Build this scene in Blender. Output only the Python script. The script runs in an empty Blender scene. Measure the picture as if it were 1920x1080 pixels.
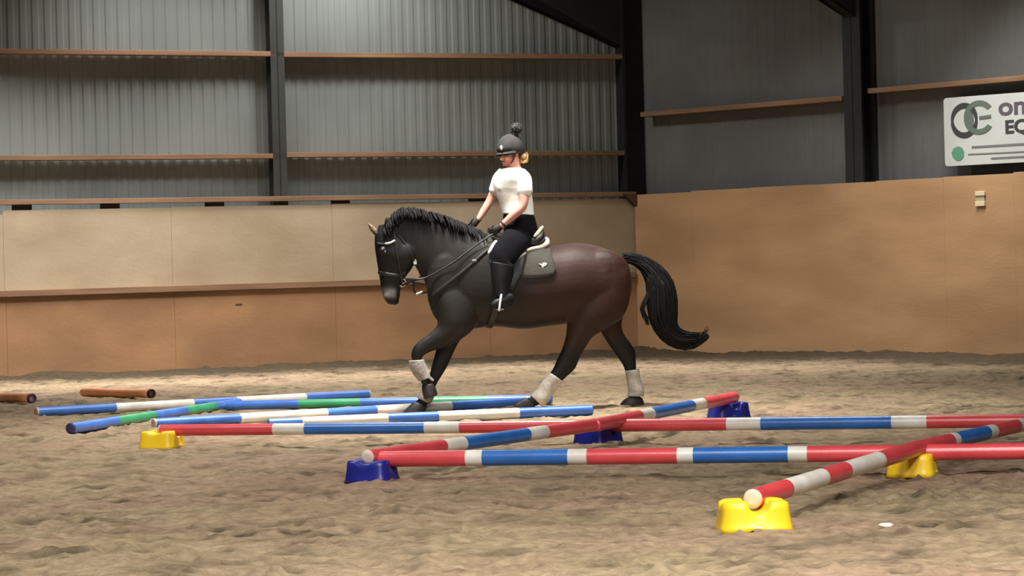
import bpy, bmesh, math, random
import numpy as np
from mathutils import Vector, Matrix
from mathutils.bvhtree import BVHTree

random.seed(7)
rng = np.random.default_rng(7)
PI = math.pi
scene = bpy.context.scene
COL = scene.collection

# ------------------------------------------------------------------ camera
FPX = 5500.0            # focal length in pixels of the 1920 px wide frame
CAM_H = 1.42
PITCH = math.atan(47.0 / FPX)
ROLL = 0.0257
right0 = Vector((1, 0, 0))
fwd = Vector((0, math.cos(PITCH), -math.sin(PITCH)))
up0 = Vector((0, math.sin(PITCH), math.cos(PITCH)))
cR = right0 * math.cos(ROLL) - up0 * math.sin(ROLL)
cU = up0 * math.cos(ROLL) + right0 * math.sin(ROLL)
CAM = Vector((0, 0, CAM_H))
cam_data = bpy.data.cameras.new('camera')
cam_data.sensor_width = 36.0
cam_data.lens = 36.0 * FPX / 1920.0
cam_data.clip_end = 300
cam = bpy.data.objects.new('camera', cam_data)
COL.objects.link(cam)
m3 = Matrix((cR, cU, -fwd)).transposed()
cam.matrix_world = Matrix.Translation(CAM) @ m3.to_4x4()
scene.camera = cam

# ------------------------------------------------------------------ world, lamps, exposure
scene.view_settings.view_transform = 'Standard'
scene.view_settings.look = 'None'
scene.view_settings.exposure = 0.0
scene.view_settings.gamma = 1.0
scene.view_settings.use_curve_mapping = False
world = bpy.data.worlds.new('daylight')
scene.world = world
world.use_nodes = True
bg = world.node_tree.nodes['Background']
bg.inputs[0].default_value = (0.96, 0.98, 1.0, 1)
bg.inputs[1].default_value = 0.02


def lamp(x, y, z, power, spread=180, sx=2.0, sy=0.8, color=(1.0, 0.985, 0.95)):
    d = bpy.data.lights.new('unseen_lamp', 'AREA')
    d.shape = 'RECTANGLE'
    d.size = sx
    d.size_y = sy
    d.energy = power
    d.spread = math.radians(spread)
    d.color = color
    o = bpy.data.objects.new('unseen_lamp', d)
    o.location = (x, y, z)
    COL.objects.link(o)
    return o


# unseen lamps set overhead, powers fitted to the brightness wanted: x, y, z, watts, spread
LAMPS = [
    (2.5, 4, 7.0, 2185, 180),  # this and the next two are added as front fill
    (-1, 12, 7.0, 379, 180),
    (2.5, 12, 7.0, 554, 180),
    (-4.5, 20, 7.0, 154, 100),
    (-1, 27, 7.0, 425, 100),
    (-1.5, 33.5, 7.0, 95, 100), (2.0, 33.0, 6.6, 70, 100),  # pair added to fill the dim gap between lamp pools
    (2.5, 27, 7.0, 138, 100),
    (-8, 38.5, 7.0, 245, 100),
    (-4.5, 38.5, 7.0, 308, 100),
    (2.5, 38.5, 6.34, 85, 180),
    (2.5, 38.5, 6.34, 105, 100),
    (5.5, 38.5, 5.89, 120, 100),
    (-4.5, 41, 7.0, 97, 100),
    (-1, 41, 6.55, 101, 100),
    (2.5, 41, 6.02, 25, 100),
    (-1.8, 41.9, 6.55, 165, 180, 1.2, 0.4),
]
for l in LAMPS:
    lamp(*l)

# ------------------------------------------------------------------ image geometry -> world


def ray(px, py):
    return (fwd * FPX + cR * (px - 960.0) + cU * (540.0 - py)).normalized()


def on_plane(px, py, p0, n):
    d = ray(px, py)
    t = (p0 - CAM).dot(n) / d.dot(n)
    return CAM + d * t


def ground(px, py, z=0.0):
    return on_plane(px, py, Vector((0, 0, z)), Vector((0, 0, 1)))


# ------------------------------------------------------------------ materials
def s2l(c):
    c = c / 255.0
    return c / 12.92 if c <= 0.04045 else ((c + 0.055) / 1.055) ** 2.4


def rgb(r, g, b):
    return (s2l(r), s2l(g), s2l(b), 1.0)


def mat(name, col, rough=0.6, col2=None, scale=6.0, stretch=(1, 1, 1), bump=0.0, bscale=None, spec=0.5, metal=0.0, detail=5.0, lo=0.35, hi=0.65):
    m = bpy.data.materials.new(name)
    m.use_nodes = True
    nt = m.node_tree
    b = nt.nodes['Principled BSDF']
    b.inputs['Base Color'].default_value = col
    b.inputs['Roughness'].default_value = rough
    b.inputs['Metallic'].default_value = metal
    b.inputs['Specular IOR Level'].default_value = spec
    if col2 is not None or bump:
        tc = nt.nodes.new('ShaderNodeTexCoord')
        mp = nt.nodes.new('ShaderNodeMapping')
        mp.inputs['Scale'].default_value = stretch
        nt.links.new(tc.outputs['Object'], mp.inputs[0])
    if col2 is not None:
        nz = nt.nodes.new('ShaderNodeTexNoise')
        nz.inputs['Scale'].default_value = scale
        nz.inputs['Detail'].default_value = detail
        nt.links.new(mp.outputs[0], nz.inputs['Vector'])
        mr = nt.nodes.new('ShaderNodeMapRange')
        mr.inputs['From Min'].default_value = lo
        mr.inputs['From Max'].default_value = hi
        nt.links.new(nz.outputs['Fac'], mr.inputs['Value'])
        mx = nt.nodes.new('ShaderNodeMix')
        mx.data_type = 'RGBA'
        mx.inputs['A'].default_value = col
        mx.inputs['B'].default_value = col2
        nt.links.new(mr.outputs[0], mx.inputs['Factor'])
        nt.links.new(mx.outputs['Result'], b.inputs['Base Color'])
    if bump:
        nb = nt.nodes.new('ShaderNodeTexNoise')
        nb.inputs['Scale'].default_value = bscale or scale * 4
        nb.inputs['Detail'].default_value = 6
        nt.links.new(mp.outputs[0], nb.inputs['Vector'])
        bp = nt.nodes.new('ShaderNodeBump')
        bp.inputs['Strength'].default_value = bump
        bp.inputs['Distance'].default_value = 0.02
        nt.links.new(nb.outputs['Fac'], bp.inputs['Height'])
        nt.links.new(bp.outputs[0], b.inputs['Normal'])
    return m


def attr_mat(name, rough, spec, nscale, amount, bump=0.0):
    """material whose colour comes from the 'coat' colour attribute with a little noise"""
    m = bpy.data.materials.new(name)
    m.use_nodes = True
    nt = m.node_tree
    b = nt.nodes['Principled BSDF']
    b.inputs['Roughness'].default_value = rough
    b.inputs['Specular IOR Level'].default_value = spec
    at = nt.nodes.new('ShaderNodeVertexColor')
    at.layer_name = 'coat'
    nz = nt.nodes.new('ShaderNodeTexNoise')
    nz.inputs['Scale'].default_value = nscale
    nz.inputs['Detail'].default_value = 6
    tc = nt.nodes.new('ShaderNodeTexCoord')
    nt.links.new(tc.outputs['Object'], nz.inputs['Vector'])
    mr = nt.nodes.new('ShaderNodeMapRange')
    mr.inputs['From Min'].default_value = 0.3
    mr.inputs['From Max'].default_value = 0.7
    mr.inputs['To Min'].default_value = 1 - amount
    mr.inputs['To Max'].default_value = 1 + amount
    nt.links.new(nz.outputs['Fac'], mr.inputs['Value'])
    mx = nt.nodes.new('ShaderNodeVectorMath')
    mx.operation = 'SCALE'
    nt.links.new(at.outputs['Color'], mx.inputs[0])
    nt.links.new(mr.outputs[0], mx.inputs['Scale'])
    nt.links.new(mx.outputs[0], b.inputs['Base Color'])
    if bump:
        nb = nt.nodes.new('ShaderNodeTexNoise')
        nb.inputs['Scale'].default_value = nscale * 3
        nb.inputs['Detail'].default_value = 6
        nt.links.new(tc.outputs['Object'], nb.inputs['Vector'])
        bp = nt.nodes.new('ShaderNodeBump')
        bp.inputs['Strength'].default_value = bump
        bp.inputs['Distance'].default_value = 0.02
        nt.links.new(nb.outputs['Fac'], bp.inputs['Height'])
        nt.links.new(bp.outputs[0], b.inputs['Normal'])
    return m


M = {
    'cladding': mat('grey_cladding', rgb(124, 129, 126), 0.65, rgb(110, 115, 112), 0.9, (1, 1, 0.5), 0.1, 20),
    'cladding_side': mat('fibre_cement', rgb(112, 112, 110), 0.85, rgb(99, 98, 96), 0.8, bump=0.15, bscale=18),
    'ply_pale': mat('pale_plywood', rgb(179, 160, 134), 0.7, rgb(158, 138, 111), 0.7, (1, 1, 1.6), 0.1, 14),
    'ply_brown': mat('brown_plywood', rgb(174, 131, 91), 0.7, rgb(146, 108, 75), 0.8, (1, 1, 1.6), 0.1, 14),
    'ply_side': mat('orange_plywood', rgb(187, 148, 106), 0.7, rgb(166, 128, 90), 0.8, (0.7, 0.7, 2.2), 0.1, 14, detail=7),
    'timber': mat('rail_timber', rgb(142, 108, 80), 0.7, rgb(116, 86, 62), 3.0, (0.3, 0.3, 3)),
    'steel': mat('black_steel', rgb(23, 25, 24), 0.7, rgb(18, 20, 19), 2.0),
    'post': mat('gable_post_steel', rgb(50, 52, 48), 0.7, rgb(40, 42, 39), 2.0),
    'roof': mat('roof_sheet', rgb(95, 95, 92), 0.8, rgb(80, 80, 78), 1.0),
    'dark': mat('dark_block', rgb(40, 34, 30), 0.8),
    'red': mat('red_paint', rgb(228, 78, 84), 0.34, rgb(212, 66, 72), 5.0, bump=0.05, bscale=30, spec=0.9),
    'white': mat('white_paint', rgb(240, 236, 226), 0.34, rgb(218, 210, 196), 5.0, bump=0.05, bscale=30, spec=0.9),
    'blue': mat('blue_paint', rgb(44, 112, 196), 0.34, rgb(36, 100, 178), 5.0, bump=0.05, bscale=30, spec=0.9),
    'blue_old': mat('worn_blue_paint', rgb(72, 124, 208), 0.34, rgb(60, 106, 188), 5.0, bump=0.05, bscale=30, spec=0.9),
    'green': mat('green_paint', rgb(56, 164, 110), 0.34, rgb(48, 146, 96), 5.0, bump=0.05, bscale=30, spec=0.9),
    'wood_end': mat('bare_wood_end', rgb(226, 206, 190), 0.7, rgb(200, 178, 160), 20.0),
    'yellow': mat('yellow_plastic', rgb(255, 216, 44), 0.35, rgb(250, 204, 34), 4.0),
    'navy': mat('navy_plastic', rgb(34, 40, 140), 0.35, rgb(28, 32, 118), 4.0),
    'orange': mat('orange_plastic', rgb(255, 186, 132), 0.5, rgb(252, 166, 114), 7.0),
    'hollow': mat('dark_hollow', rgb(45, 35, 40), 0.9),
    'purple': mat('purple_cap', rgb(62, 56, 110), 0.5),
    'sign': mat('banner_vinyl', rgb(206, 208, 204), 0.5, rgb(196, 199, 195), 2.0),
    'ink': mat('dark_print', rgb(58, 60, 60), 0.6),
    'ink_soft': mat('grey_print', rgb(120, 120, 120), 0.6),
    'ink_violet': mat('violet_grey_print', rgb(92, 84, 92), 0.6),
    'ink_green': mat('green_print', rgb(92, 150, 122), 0.6),
    'ink_sage': mat('sage_print', rgb(96, 112, 100), 0.6),
    'hair': mat('black_horse_hair', rgb(15, 14, 15), 0.7, rgb(22, 20, 20), 12.0, spec=0.2),
    'hoof': mat('dark_horn', rgb(30, 27, 28), 0.5, rgb(44, 38, 36), 10.0),
    'fleece': mat('off_white_boot', rgb(214, 206, 192), 0.85, rgb(176, 168, 156), 12.0, bump=0.3, bscale=40),
    'fleece_grey': mat('dusty_white_boot', rgb(176, 168, 160), 0.85, rgb(140, 132, 126), 12.0, bump=0.3, bscale=40),
    'cream': mat('cream_sheepskin', rgb(238, 222, 196), 0.9, rgb(214, 196, 168), 14.0, bump=0.4, bscale=60),
    'pad': mat('olive_saddle_pad', rgb(64, 60, 50), 0.85, rgb(54, 50, 42), 8.0, bump=0.3, bscale=60),
    'leather': mat('black_leather', rgb(26, 24, 24), 0.45, rgb(34, 31, 30), 12.0),
    'chrome': mat('bright_metal', rgb(225, 225, 222), 0.3, metal=0.6),
    'bright': mat('white_trim', rgb(240, 240, 238), 0.5),
    'grey_trim': mat('grey_padding', rgb(128, 124, 124), 0.8),
    'skin': mat('fair_skin', rgb(224, 168, 150), 0.5, rgb(214, 150, 136), 8.0),
    'shirt': mat('white_cotton', rgb(246, 247, 240), 0.8, rgb(236, 238, 230), 6.0, bump=0.35, bscale=9),
    'breeches': mat('black_breeches', rgb(17, 16, 20), 0.9, rgb(13, 12, 16), 6.0, bump=0.2, bscale=14, spec=0.12),
    'boots': mat('black_riding_boot', rgb(14, 15, 15), 0.5, rgb(18, 18, 18), 6.0, spec=0.3),
    'glove': mat('brown_black_glove', rgb(44, 34, 28), 0.7, rgb(34, 28, 24), 12.0),
    'helmet': mat('charcoal_hat_silk', rgb(62, 58, 57), 0.85, rgb(50, 47, 47), 14.0, bump=0.2, bscale=60),
    'pompom': mat('grey_pompom', rgb(78, 76, 74), 0.95, rgb(56, 54, 53), 18.0),
    'strap': mat('dark_red_strap', rgb(96, 28, 32), 0.6),
    'blonde': mat('blonde_hair', rgb(188, 152, 92), 0.6, rgb(140, 106, 58), 25.0),
    'eye': mat('eye_dark', rgb(40, 34, 34), 0.2),
    'lip': mat('lip_pink', rgb(204, 134, 126), 0.5),
    'scrap': mat('white_scrap', rgb(236, 228, 214), 0.7),
    'wash_white': mat('faded_cream_plate', rgb(226, 206, 170), 0.7),
    'wash_olive': mat('dull_cream_plate', rgb(182, 166, 134), 0.8),
    'stain': mat('dark_stain_mark', rgb(84, 60, 42), 0.9),
}


# ------------------------------------------------------------------ object helpers
def link_mesh(name, me, material=None, parent=None, smooth=False):
    o = bpy.data.objects.new(name, me)
    COL.objects.link(o)
    if material is not None:
        for mm in (material if isinstance(material, (list, tuple)) else [material]):
            me.materials.append(mm)
    if parent is not None:
        o.parent = parent
        o.matrix_parent_inverse = Matrix.Translation(parent.location).inverted() if parent.rotation_euler.z == 0 else parent.matrix_basis.inverted()
    if smooth:
        me.polygons.foreach_set('use_smooth', [True] * len(me.polygons))
    return o


def mesh_from(name, verts, faces):
    me = bpy.data.meshes.new(name)
    me.from_pydata([tuple(v) for v in verts], [], faces)
    me.validate()
    bm = bmesh.new()
    bm.from_mesh(me)
    bmesh.ops.recalc_face_normals(bm, faces=bm.faces)
    bm.to_mesh(me)
    bm.free()
    return me


def obj(name, data, material=None, parent=None, smooth=False):
    return link_mesh(name, mesh_from(name, data[0], data[1]), material, parent, smooth)


def empty(name, loc):
    o = bpy.data.objects.new(name, None)
    o.empty_display_size = 0.1
    o.location = loc
    COL.objects.link(o)
    return o


def tag(o, label=None, cat=None, group=None, kind=None):
    if label:
        o['label'] = label
    if cat:
        o['category'] = cat
    if group:
        o['group'] = group
    if kind:
        o['kind'] = kind
    return o


def merge(*datas):
    V, F = [], []
    for v, f in datas:
        k = len(V)
        V += list(v)
        F += [tuple(i + k for i in q) for q in f]
    return V, F


def box(c, ux, uy, uz, hx, hy, hz, bev=0.0):
    """box about c with half sizes along three axes; chamfered when bev > 0"""
    bm = bmesh.new()
    bmesh.ops.create_cube(bm, size=2.0)
    for v in bm.verts:
        v.co = Vector((v.co.x * hx, v.co.y * hy, v.co.z * hz))
    if bev > 0:
        bmesh.ops.bevel(bm, geom=list(bm.edges), offset=bev, segments=2, profile=0.6, affect='EDGES')
    V = [c + ux * v.co.x + uy * v.co.y + uz * v.co.z for v in bm.verts]
    F = [tuple(v.index for v in f.verts) for f in bm.faces]
    bm.free()
    return V, F


X, Y, Z = Vector((1, 0, 0)), Vector((0, 1, 0)), Vector((0, 0, 1))


def rings_to_mesh(rings, closed=True, caps=True):
    n = len(rings[0])
    V = [p for r in rings for p in r]
    F = []
    for i in range(len(rings) - 1):
        for j in range(n if closed else n - 1):
            k = (j + 1) % n
            F.append((i * n + j, i * n + k, (i + 1) * n + k, (i + 1) * n + j))
    if caps and closed:
        for e in (0, len(rings) - 1):
            c = len(V)
            V.append(sum(rings[e], Vector((0, 0, 0))) / n)
            for j in range(n):
                F.append((c, e * n + j, e * n + (j + 1) % n))
    return V, F


def catmull(vals, sub):
    """smooth resample of a list of tuples of Vectors / floats"""
    out = []
    n = len(vals)
    for i in range(n - 1):
        p0, p1, p2, p3 = vals[max(i - 1, 0)], vals[i], vals[i + 1], vals[min(i + 2, n - 1)]
        for s in range(sub):
            t = s / sub
            row = []
            for a, b, c, d in zip(p0, p1, p2, p3):
                row.append(0.5 * ((2 * b) + (c - a) * t + (2 * a - 5 * b + 4 * c - d) * t * t + (3 * b - a - 3 * c + d) * t ** 3))
            out.append(tuple(row))
    out.append(tuple(vals[-1]))
    return out


def tube(pts, radii, n=10, sub=4, flat=None, cap_round=True):
    """round tube through points; radii a number or one per point; flat=(axis Vector, ratio) squashes it"""
    pts = [Vector(p) for p in pts]
    if not hasattr(radii, '__len__'):
        radii = [radii] * len(pts)
    rows = catmull(list(zip(pts, radii)), sub) if sub > 1 else list(zip(pts, radii))
    P = [r[0] for r in rows]
    R = [max(r[1], 1e-4) for r in rows]
    rings = []
    t0 = (P[1] - P[0]).normalized()
    ref = Z if abs(t0.z) < 0.9 else X
    u = t0.cross(ref).normalized()
    L = len(P)
    for i in range(L):
        t = (P[min(i + 1, L - 1)] - P[max(i - 1, 0)])
        t = t.normalized() if t.length > 1e-9 else t0
        u = (u - t * u.dot(t))
        u = u.normalized() if u.length > 1e-6 else t.orthogonal().normalized()
        w = t.cross(u)

        def ring(c, r):
            out = []
            for k in range(n):
                a = 2 * PI * k / n
                d = u * (math.cos(a) * r) + w * (math.sin(a) * r)
                if flat is not None:
                    ax, q = flat
                    d = d - ax * d.dot(ax) * (1 - q)
                out.append(c + d)
            return out
        if i == 0 and cap_round:
            for q in (0.95, 0.7):
                rings.append(ring(P[0] - t * R[0] * q * (0.55 if flat else 0.85), R[0] * math.sqrt(1 - q * q)))
        rings.append(ring(P[i], R[i]))
        if i == L - 1 and cap_round:
            for q in (0.7, 0.95):
                rings.append(ring(P[i] + t * R[i] * q * (0.55 if flat else 0.85), R[i] * math.sqrt(1 - q * q)))
    return rings_to_mesh(rings)


def sphere(c, rx, ry, rz, ax=X, ay=Y, az=Z, nu=16, nv=10):
    rings = []
    for i in range(1, nv):
        th = PI * i / nv
        rings.append([c + ax * (rx * math.sin(th) * math.cos(2 * PI * k / nu)) + ay * (ry * math.sin(th) * math.sin(2 * PI * k / nu)) + az * (rz * math.cos(th)) for k in range(nu)])
    V, F = rings_to_mesh(rings, caps=False)
    for e, s in ((0, 1), (nv - 2, -1)):
        k = len(V)
        V.append(c + az * rz * s)
        for j in range(nu):
            F.append((k, e * nu + j, e * nu + (j + 1) % nu))
    return V, F


def remesh(name, datas, voxel, smooth=4, factor=0.5, target=None):
    """union of closed shapes into one continuous surface"""
    V, F = merge(*datas)
    me = mesh_from(name, V, F)
    o = bpy.data.objects.new('temp', me)
    COL.objects.link(o)
    r = o.modifiers.new('r', 'REMESH')
    r.mode = 'VOXEL'
    r.voxel_size = voxel
    s = o.modifiers.new('s', 'SMOOTH')
    s.factor = factor
    s.iterations = smooth
    dg = bpy.context.evaluated_depsgraph_get()
    dg.update()
    out = bpy.data.meshes.new_from_object(o.evaluated_get(dg))
    out.name = name
    bpy.data.objects.remove(o)
    bpy.data.meshes.remove(me)
    out.materials.clear()
    return out


# ------------------------------------------------------------------ the hall: floor
GL0, GC, GR1 = ground(0, 708), ground(1197, 661), ground(1920, 667)
uL = (GC - GL0).normalized()                 # along the left (gable) wall, towards the corner
nL = Vector((uL.y, -uL.x, 0))                # inward normal
if nL.y > 0:
    nL = -nL
uR = (GR1 - GC).normalized()                 # along the right wall, away from the corner
nR = Vector((uR.y, -uR.x, 0))
if nR.x > 0:
    nR = -nR
LW = (GC, uL, nL)
RW = (GC, uR, nR)
L_START = -(GC - GL0).length - 2.6
R_END = (GR1 - GC).length + 3.0


def wallpt(px, py, wall, out=0.0):
    """point on a wall plane moved inward by out (negative = set back)"""
    return on_plane(px, py, wall[0] + wall[2] * out, wall[2])


def wcoord(px, py, wall, out=0.0):
    p = wallpt(px, py, wall, out)
    return (p - wall[0]).dot(wall[1]), p.z


def wp(wall, u, z, out=0.0):
    return wall[0] + wall[1] * u + wall[2] * out + Z * z


def vnoise(x, y, s, seed):
    g = np.random.default_rng(seed).random((256, 256))
    xs, ys = x / s + 71.3, y / s + 37.7
    xi, yi = np.floor(xs).astype(int), np.floor(ys).astype(int)
    fx, fy = xs - xi, ys - yi
    fx, fy = fx * fx * (3 - 2 * fx), fy * fy * (3 - 2 * fy)
    a, b = g[xi % 256, yi % 256], g[(xi + 1) % 256, yi % 256]
    c, d = g[xi % 256, (yi + 1) % 256], g[(xi + 1) % 256, (yi + 1) % 256]
    return (a * (1 - fx) + b * fx) * (1 - fy) + (c * (1 - fx) + d * fx) * fy - 0.5


def build_floor():
    ys = [9.0]
    while ys[-1] < 48.5:
        ys.append(ys[-1] + (0.022 + 0.0018 * max(0, ys[-1] - 12)))
    ys = np.array(ys)
    xs = np.arange(-11.5, 11.01, 0.042)
    gx, gy = np.meshgrid(xs, ys)
    nx, ny = len(xs), len(ys)
    h = 0.018 * vnoise(gx, gy, 1.1, 1) + 0.020 * vnoise(gx, gy, 0.4, 2) + 0.026 * vnoise(gx, gy, 0.17, 3) + 0.020 * vnoise(gx, gy, 0.085, 4)
    pit = np.zeros_like(h)
    for _ in range(11000):
        cx, cy = rng.uniform(-10, 9), 11 + 36 * rng.random() ** 1.4
        r = rng.uniform(0.032, 0.085)
        i0, i1 = np.searchsorted(ys, [cy - 2 * r, cy + 2 * r])
        j0, j1 = np.searchsorted(xs, [cx - 2 * r, cx + 2 * r])
        if i1 <= i0 or j1 <= j0:
            continue
        dx, dy = gx[i0:i1, j0:j1] - cx, gy[i0:i1, j0:j1] - cy
        q = (dx * dx * rng.uniform(0.6, 1.3) + dy * dy) / (r * r)
        e = np.exp(-q)
        pit[i0:i1, j0:j1] = np.maximum(pit[i0:i1, j0:j1], e * rng.uniform(0.5, 1.0))
        h[i0:i1, j0:j1] += 0.012 * np.exp(-(np.sqrt(q) - 1.4) ** 2 * 6)
    h -= 0.034 * pit
    # sand banked unevenly against the walls
    for wall in (LW, RW):
        d = (gx - wall[0].x) * wall[2].x + (gy - wall[0].y) * wall[2].y
        u = (gx - wall[0].x) * wall[1].x + (gy - wall[0].y) * wall[1].y
        bank = 0.04 + 0.07 * vnoise(u, u * 0, 0.9, 5) + 0.03 * vnoise(u, u * 0, 0.3, 6)
        h += np.exp(-np.clip(d, 0, None) ** 2 / 0.35 ** 2) * np.clip(bank, -0.02, 0.1)
    h -= 0.012
    co = np.stack([gx, gy, h], -1).reshape(-1, 3)
    idx = np.arange(nx * ny).reshape(ny, nx)
    f = np.stack([idx[:-1, :-1], idx[:-1, 1:], idx[1:, 1:], idx[1:, :-1]], -1).reshape(-1, 4)
    # sand colour: dry tan, darker grey-brown in the hollows and in a band along the walls
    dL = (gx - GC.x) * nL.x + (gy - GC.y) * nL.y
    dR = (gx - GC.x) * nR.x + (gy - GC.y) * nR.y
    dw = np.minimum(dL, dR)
    wall_band = np.clip(1.35 - (dw + 1.1 * vnoise(gx, gy, 1.6, 9)) / 2.8, 0, 1)
    dark_mix = np.clip(1.15 * pit * (0.7 + 0.9 * vnoise(gx, gy, 0.8, 8)) + 0.7 * np.clip(vnoise(gx, gy, 0.22, 10) - 0.12, 0, 1) * 2 + 0.35 * np.clip(vnoise(gx, gy, 0.5, 12), 0, 1) + 1.0 * wall_band, 0, 1)
    dry = np.array(rgb(148, 130, 102)[:3])
    dark_sand = np.array(rgb(70, 59, 45)[:3])
    rose = np.array(rgb(151, 127, 104)[:3])
    mixr = np.clip(0.5 + 1.6 * vnoise(gx, gy, 0.9, 11), 0, 1)[..., None]
    base = dry * (1 - mixr) + rose * mixr
    c = base * (1 - dark_mix[..., None]) + dark_sand * dark_mix[..., None]
    me = bpy.data.meshes.new('floor')
    me.vertices.add(len(co))
    me.vertices.foreach_set('co', co.ravel())
    me.loops.add(f.size)
    me.loops.foreach_set('vertex_index', f.ravel())
    me.polygons.add(len(f))
    me.polygons.foreach_set('loop_start', np.arange(0, f.size, 4))
    me.polygons.foreach_set('loop_total', np.full(len(f), 4))
    me.polygons.foreach_set('use_smooth', np.ones(len(f), dtype=bool))
    me.update()
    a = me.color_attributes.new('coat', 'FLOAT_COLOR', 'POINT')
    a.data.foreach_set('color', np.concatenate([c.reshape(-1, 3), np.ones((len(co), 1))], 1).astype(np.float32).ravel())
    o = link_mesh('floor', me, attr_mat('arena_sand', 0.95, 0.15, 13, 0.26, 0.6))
    tag(o, kind='structure')


build_floor()

# ------------------------------------------------------------------ the hall: walls
BACK = -0.36          # cladding sits behind the kickboards


def corrugated(wall, u0, u1, z0, z1, out, pitch, amp, step):
    prof = [(0, 0), (0.34, 0), (0.46, 1), (0.88, 1)]
    pts = []
    k = 0
    u = u0
    while u < u1:
        for a, b in prof:
            pts.append((u + a * pitch, b * amp))
        u += pitch
    V, F = [], []
    zs = [z0, (z0 + z1) / 2, z1]
    for z in zs:
        for a, b in pts:
            V.append(wp(wall, a, z, out + b))
    n = len(pts)
    for i in range(len(zs) - 1):
        for j in range(n - 1):
            F.append((i * n + j, i * n + j + 1, (i + 1) * n + j + 1, (i + 1) * n + j))
    return V, F


wall_left = obj('wall_left', corrugated(LW, L_START, 0.5, 1.9, 7.6, BACK, 0.178, 0.010, 4), M['cladding'])
tag(wall_left, kind='structure')
wall_right = obj('wall_right', corrugated(RW, -0.5, R_END, 1.9, 6.3, BACK, 0.178, 0.006, 4), M['cladding_side'])
tag(wall_right, kind='structure')


def rail(wall, p, q, parent, out, hh, dep):
    """timber side rail between two image points on the cladding"""
    u0, z0 = wcoord(*p, wall, out)
    u1, z1 = wcoord(*q, wall, out)
    a, b = wp(wall, u0, z0, out), wp(wall, u1, z1, out)
    d = (b - a).normalized()
    c = (a + b) / 2
    return obj('timber_rail', box(c, d, wall[2], d.cross(wall[2]).normalized(), (b - a).length / 2, dep, hh, 0.006), M['timber'], parent)


RO = BACK + 0.15
for p, q in (((-300, 94), (513, 102)), ((513, 103), (1166, 107)),
             ((-300, 299), (520, 293)), ((520, 291), (1168, 287))):
    rail(LW, p, q, wall_left, RO, 0.036, 0.11)
for p, q in (((1210, 215), (1588, 184.5)), ((1636, 171), (2250, 119))):
    rail(RW, p, q, wall_right, RO, 0.036, 0.11)

# kickboards: left wall, lower proud sheets, a ledge, upper pale sheets, spacer blocks and a cap rail
kick_left = empty('baseboard_left', wp(LW, -4, 0, 0))
tag(kick_left, kind='structure')
_, ledge0 = wcoord(0, 549, LW)
_, ledge1 = wcoord(700, 529, LW)
zl = (ledge0 + ledge1) / 2
u = 0.0
k = 0
tops_px = {0: (1060, 374), 1: (800, 379), 2: (520, 385), 3: (230, 391), 4: (40, 402), 5: (0, 405)}
while u > L_START:
    u2 = max(u - 2.44, L_START)
    a, b = u2 + 0.001, (u - 0.001 if k else 0.09)
    _, zt = wcoord(*tops_px[min(k, 5)], LW, -0.06)
    obj('plywood_sheet', box(wp(LW, (a + b) / 2, zl / 2 - 0.1, -0.012), LW[1], LW[2], Z, (b - a) / 2, 0.012, zl / 2 + 0.08, 0.003), M['ply_brown'], kick_left)
    obj('plywood_sheet', box(wp(LW, (a + b) / 2, (zl + zt) / 2, -0.07), LW[1], LW[2], Z, (b - a) / 2, 0.010, (zt - zl) / 2, 0.003), M['ply_pale'], kick_left)
    u = u2
    k += 1


def kick_rail(p, q, out, hh, dep):
    u0, z0 = wcoord(*p, LW, out)
    u1, z1 = wcoord(*q, LW, out)
    a, b = wp(LW, u0, z0, out), wp(LW, u1, z1, out)
    d = (b - a).normalized()
    obj('timber_rail', box((a + b) / 2, d, LW[2], d.cross(LW[2]).normalized(), (b - a).length / 2, dep, hh, 0.006), M['timber'], kick_left)


kick_rail((-320, 561), (1190, 515), -0.01, 0.045, 0.06)
kick_rail((-320, 384), (1190, 364), -0.09, 0.036, 0.07)
for px, py in ((41, 392), (206, 386), (402, 381), (638, 379), (895, 373)):
    uu, zz = wcoord(px, py, LW, -0.13)
    obj('spacer_block', box(wp(LW, uu, zz - 0.01, -0.13), LW[1], LW[2], Z, 0.135, 0.045, 0.075, 0.006), M['dark'], kick_left)
# nail head mark on a lower sheet
uu, zz = wcoord(448, 571, LW)
obj('knot', box(wp(LW, uu, zz, 0.001), LW[1], LW[2], Z, 0.05, 0.002, 0.012, 0.001), M['stain'], kick_left)

kick_right = empty('baseboard_right', wp(RW, 3, 0, 0))
tag(kick_right, kind='structure')
_, zr0 = wcoord(1240, 363, RW)
_, zr1 = wcoord(1920, 322, RW)
ulen = wcoord(1920, 322, RW)[0]
u = 0.0
while u < R_END:
    u2 = min(u + 1.22, R_END)
    zt = zr0 + (zr1 - zr0) * ((u + u2) / 2) / ulen + random.uniform(-0.012, 0.012)
    obj('plywood_sheet', box(wp(RW, (u + u2) / 2, zt / 2 - 0.06, -0.012), RW[1], RW[2], Z, (u2 - u) / 2 - 0.0008, 0.012 + random.uniform(0, .002), zt / 2 + 0.06, 0.003), M['ply_side'], kick_right)
    u = u2
cu = wcoord(1187, 375, LW)
obj('corner_block', rings_to_mesh([[wp(LW, cu[0] - 0.17, cu[1] + 0.09, o), wp(LW, cu[0] + 0.12, cu[1] + 0.08, o), wp(LW, cu[0] + 0.03, cu[1] - 0.1, o)] for o in (-0.05, 0.06)]), M['stain'], kick_right)

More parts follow.
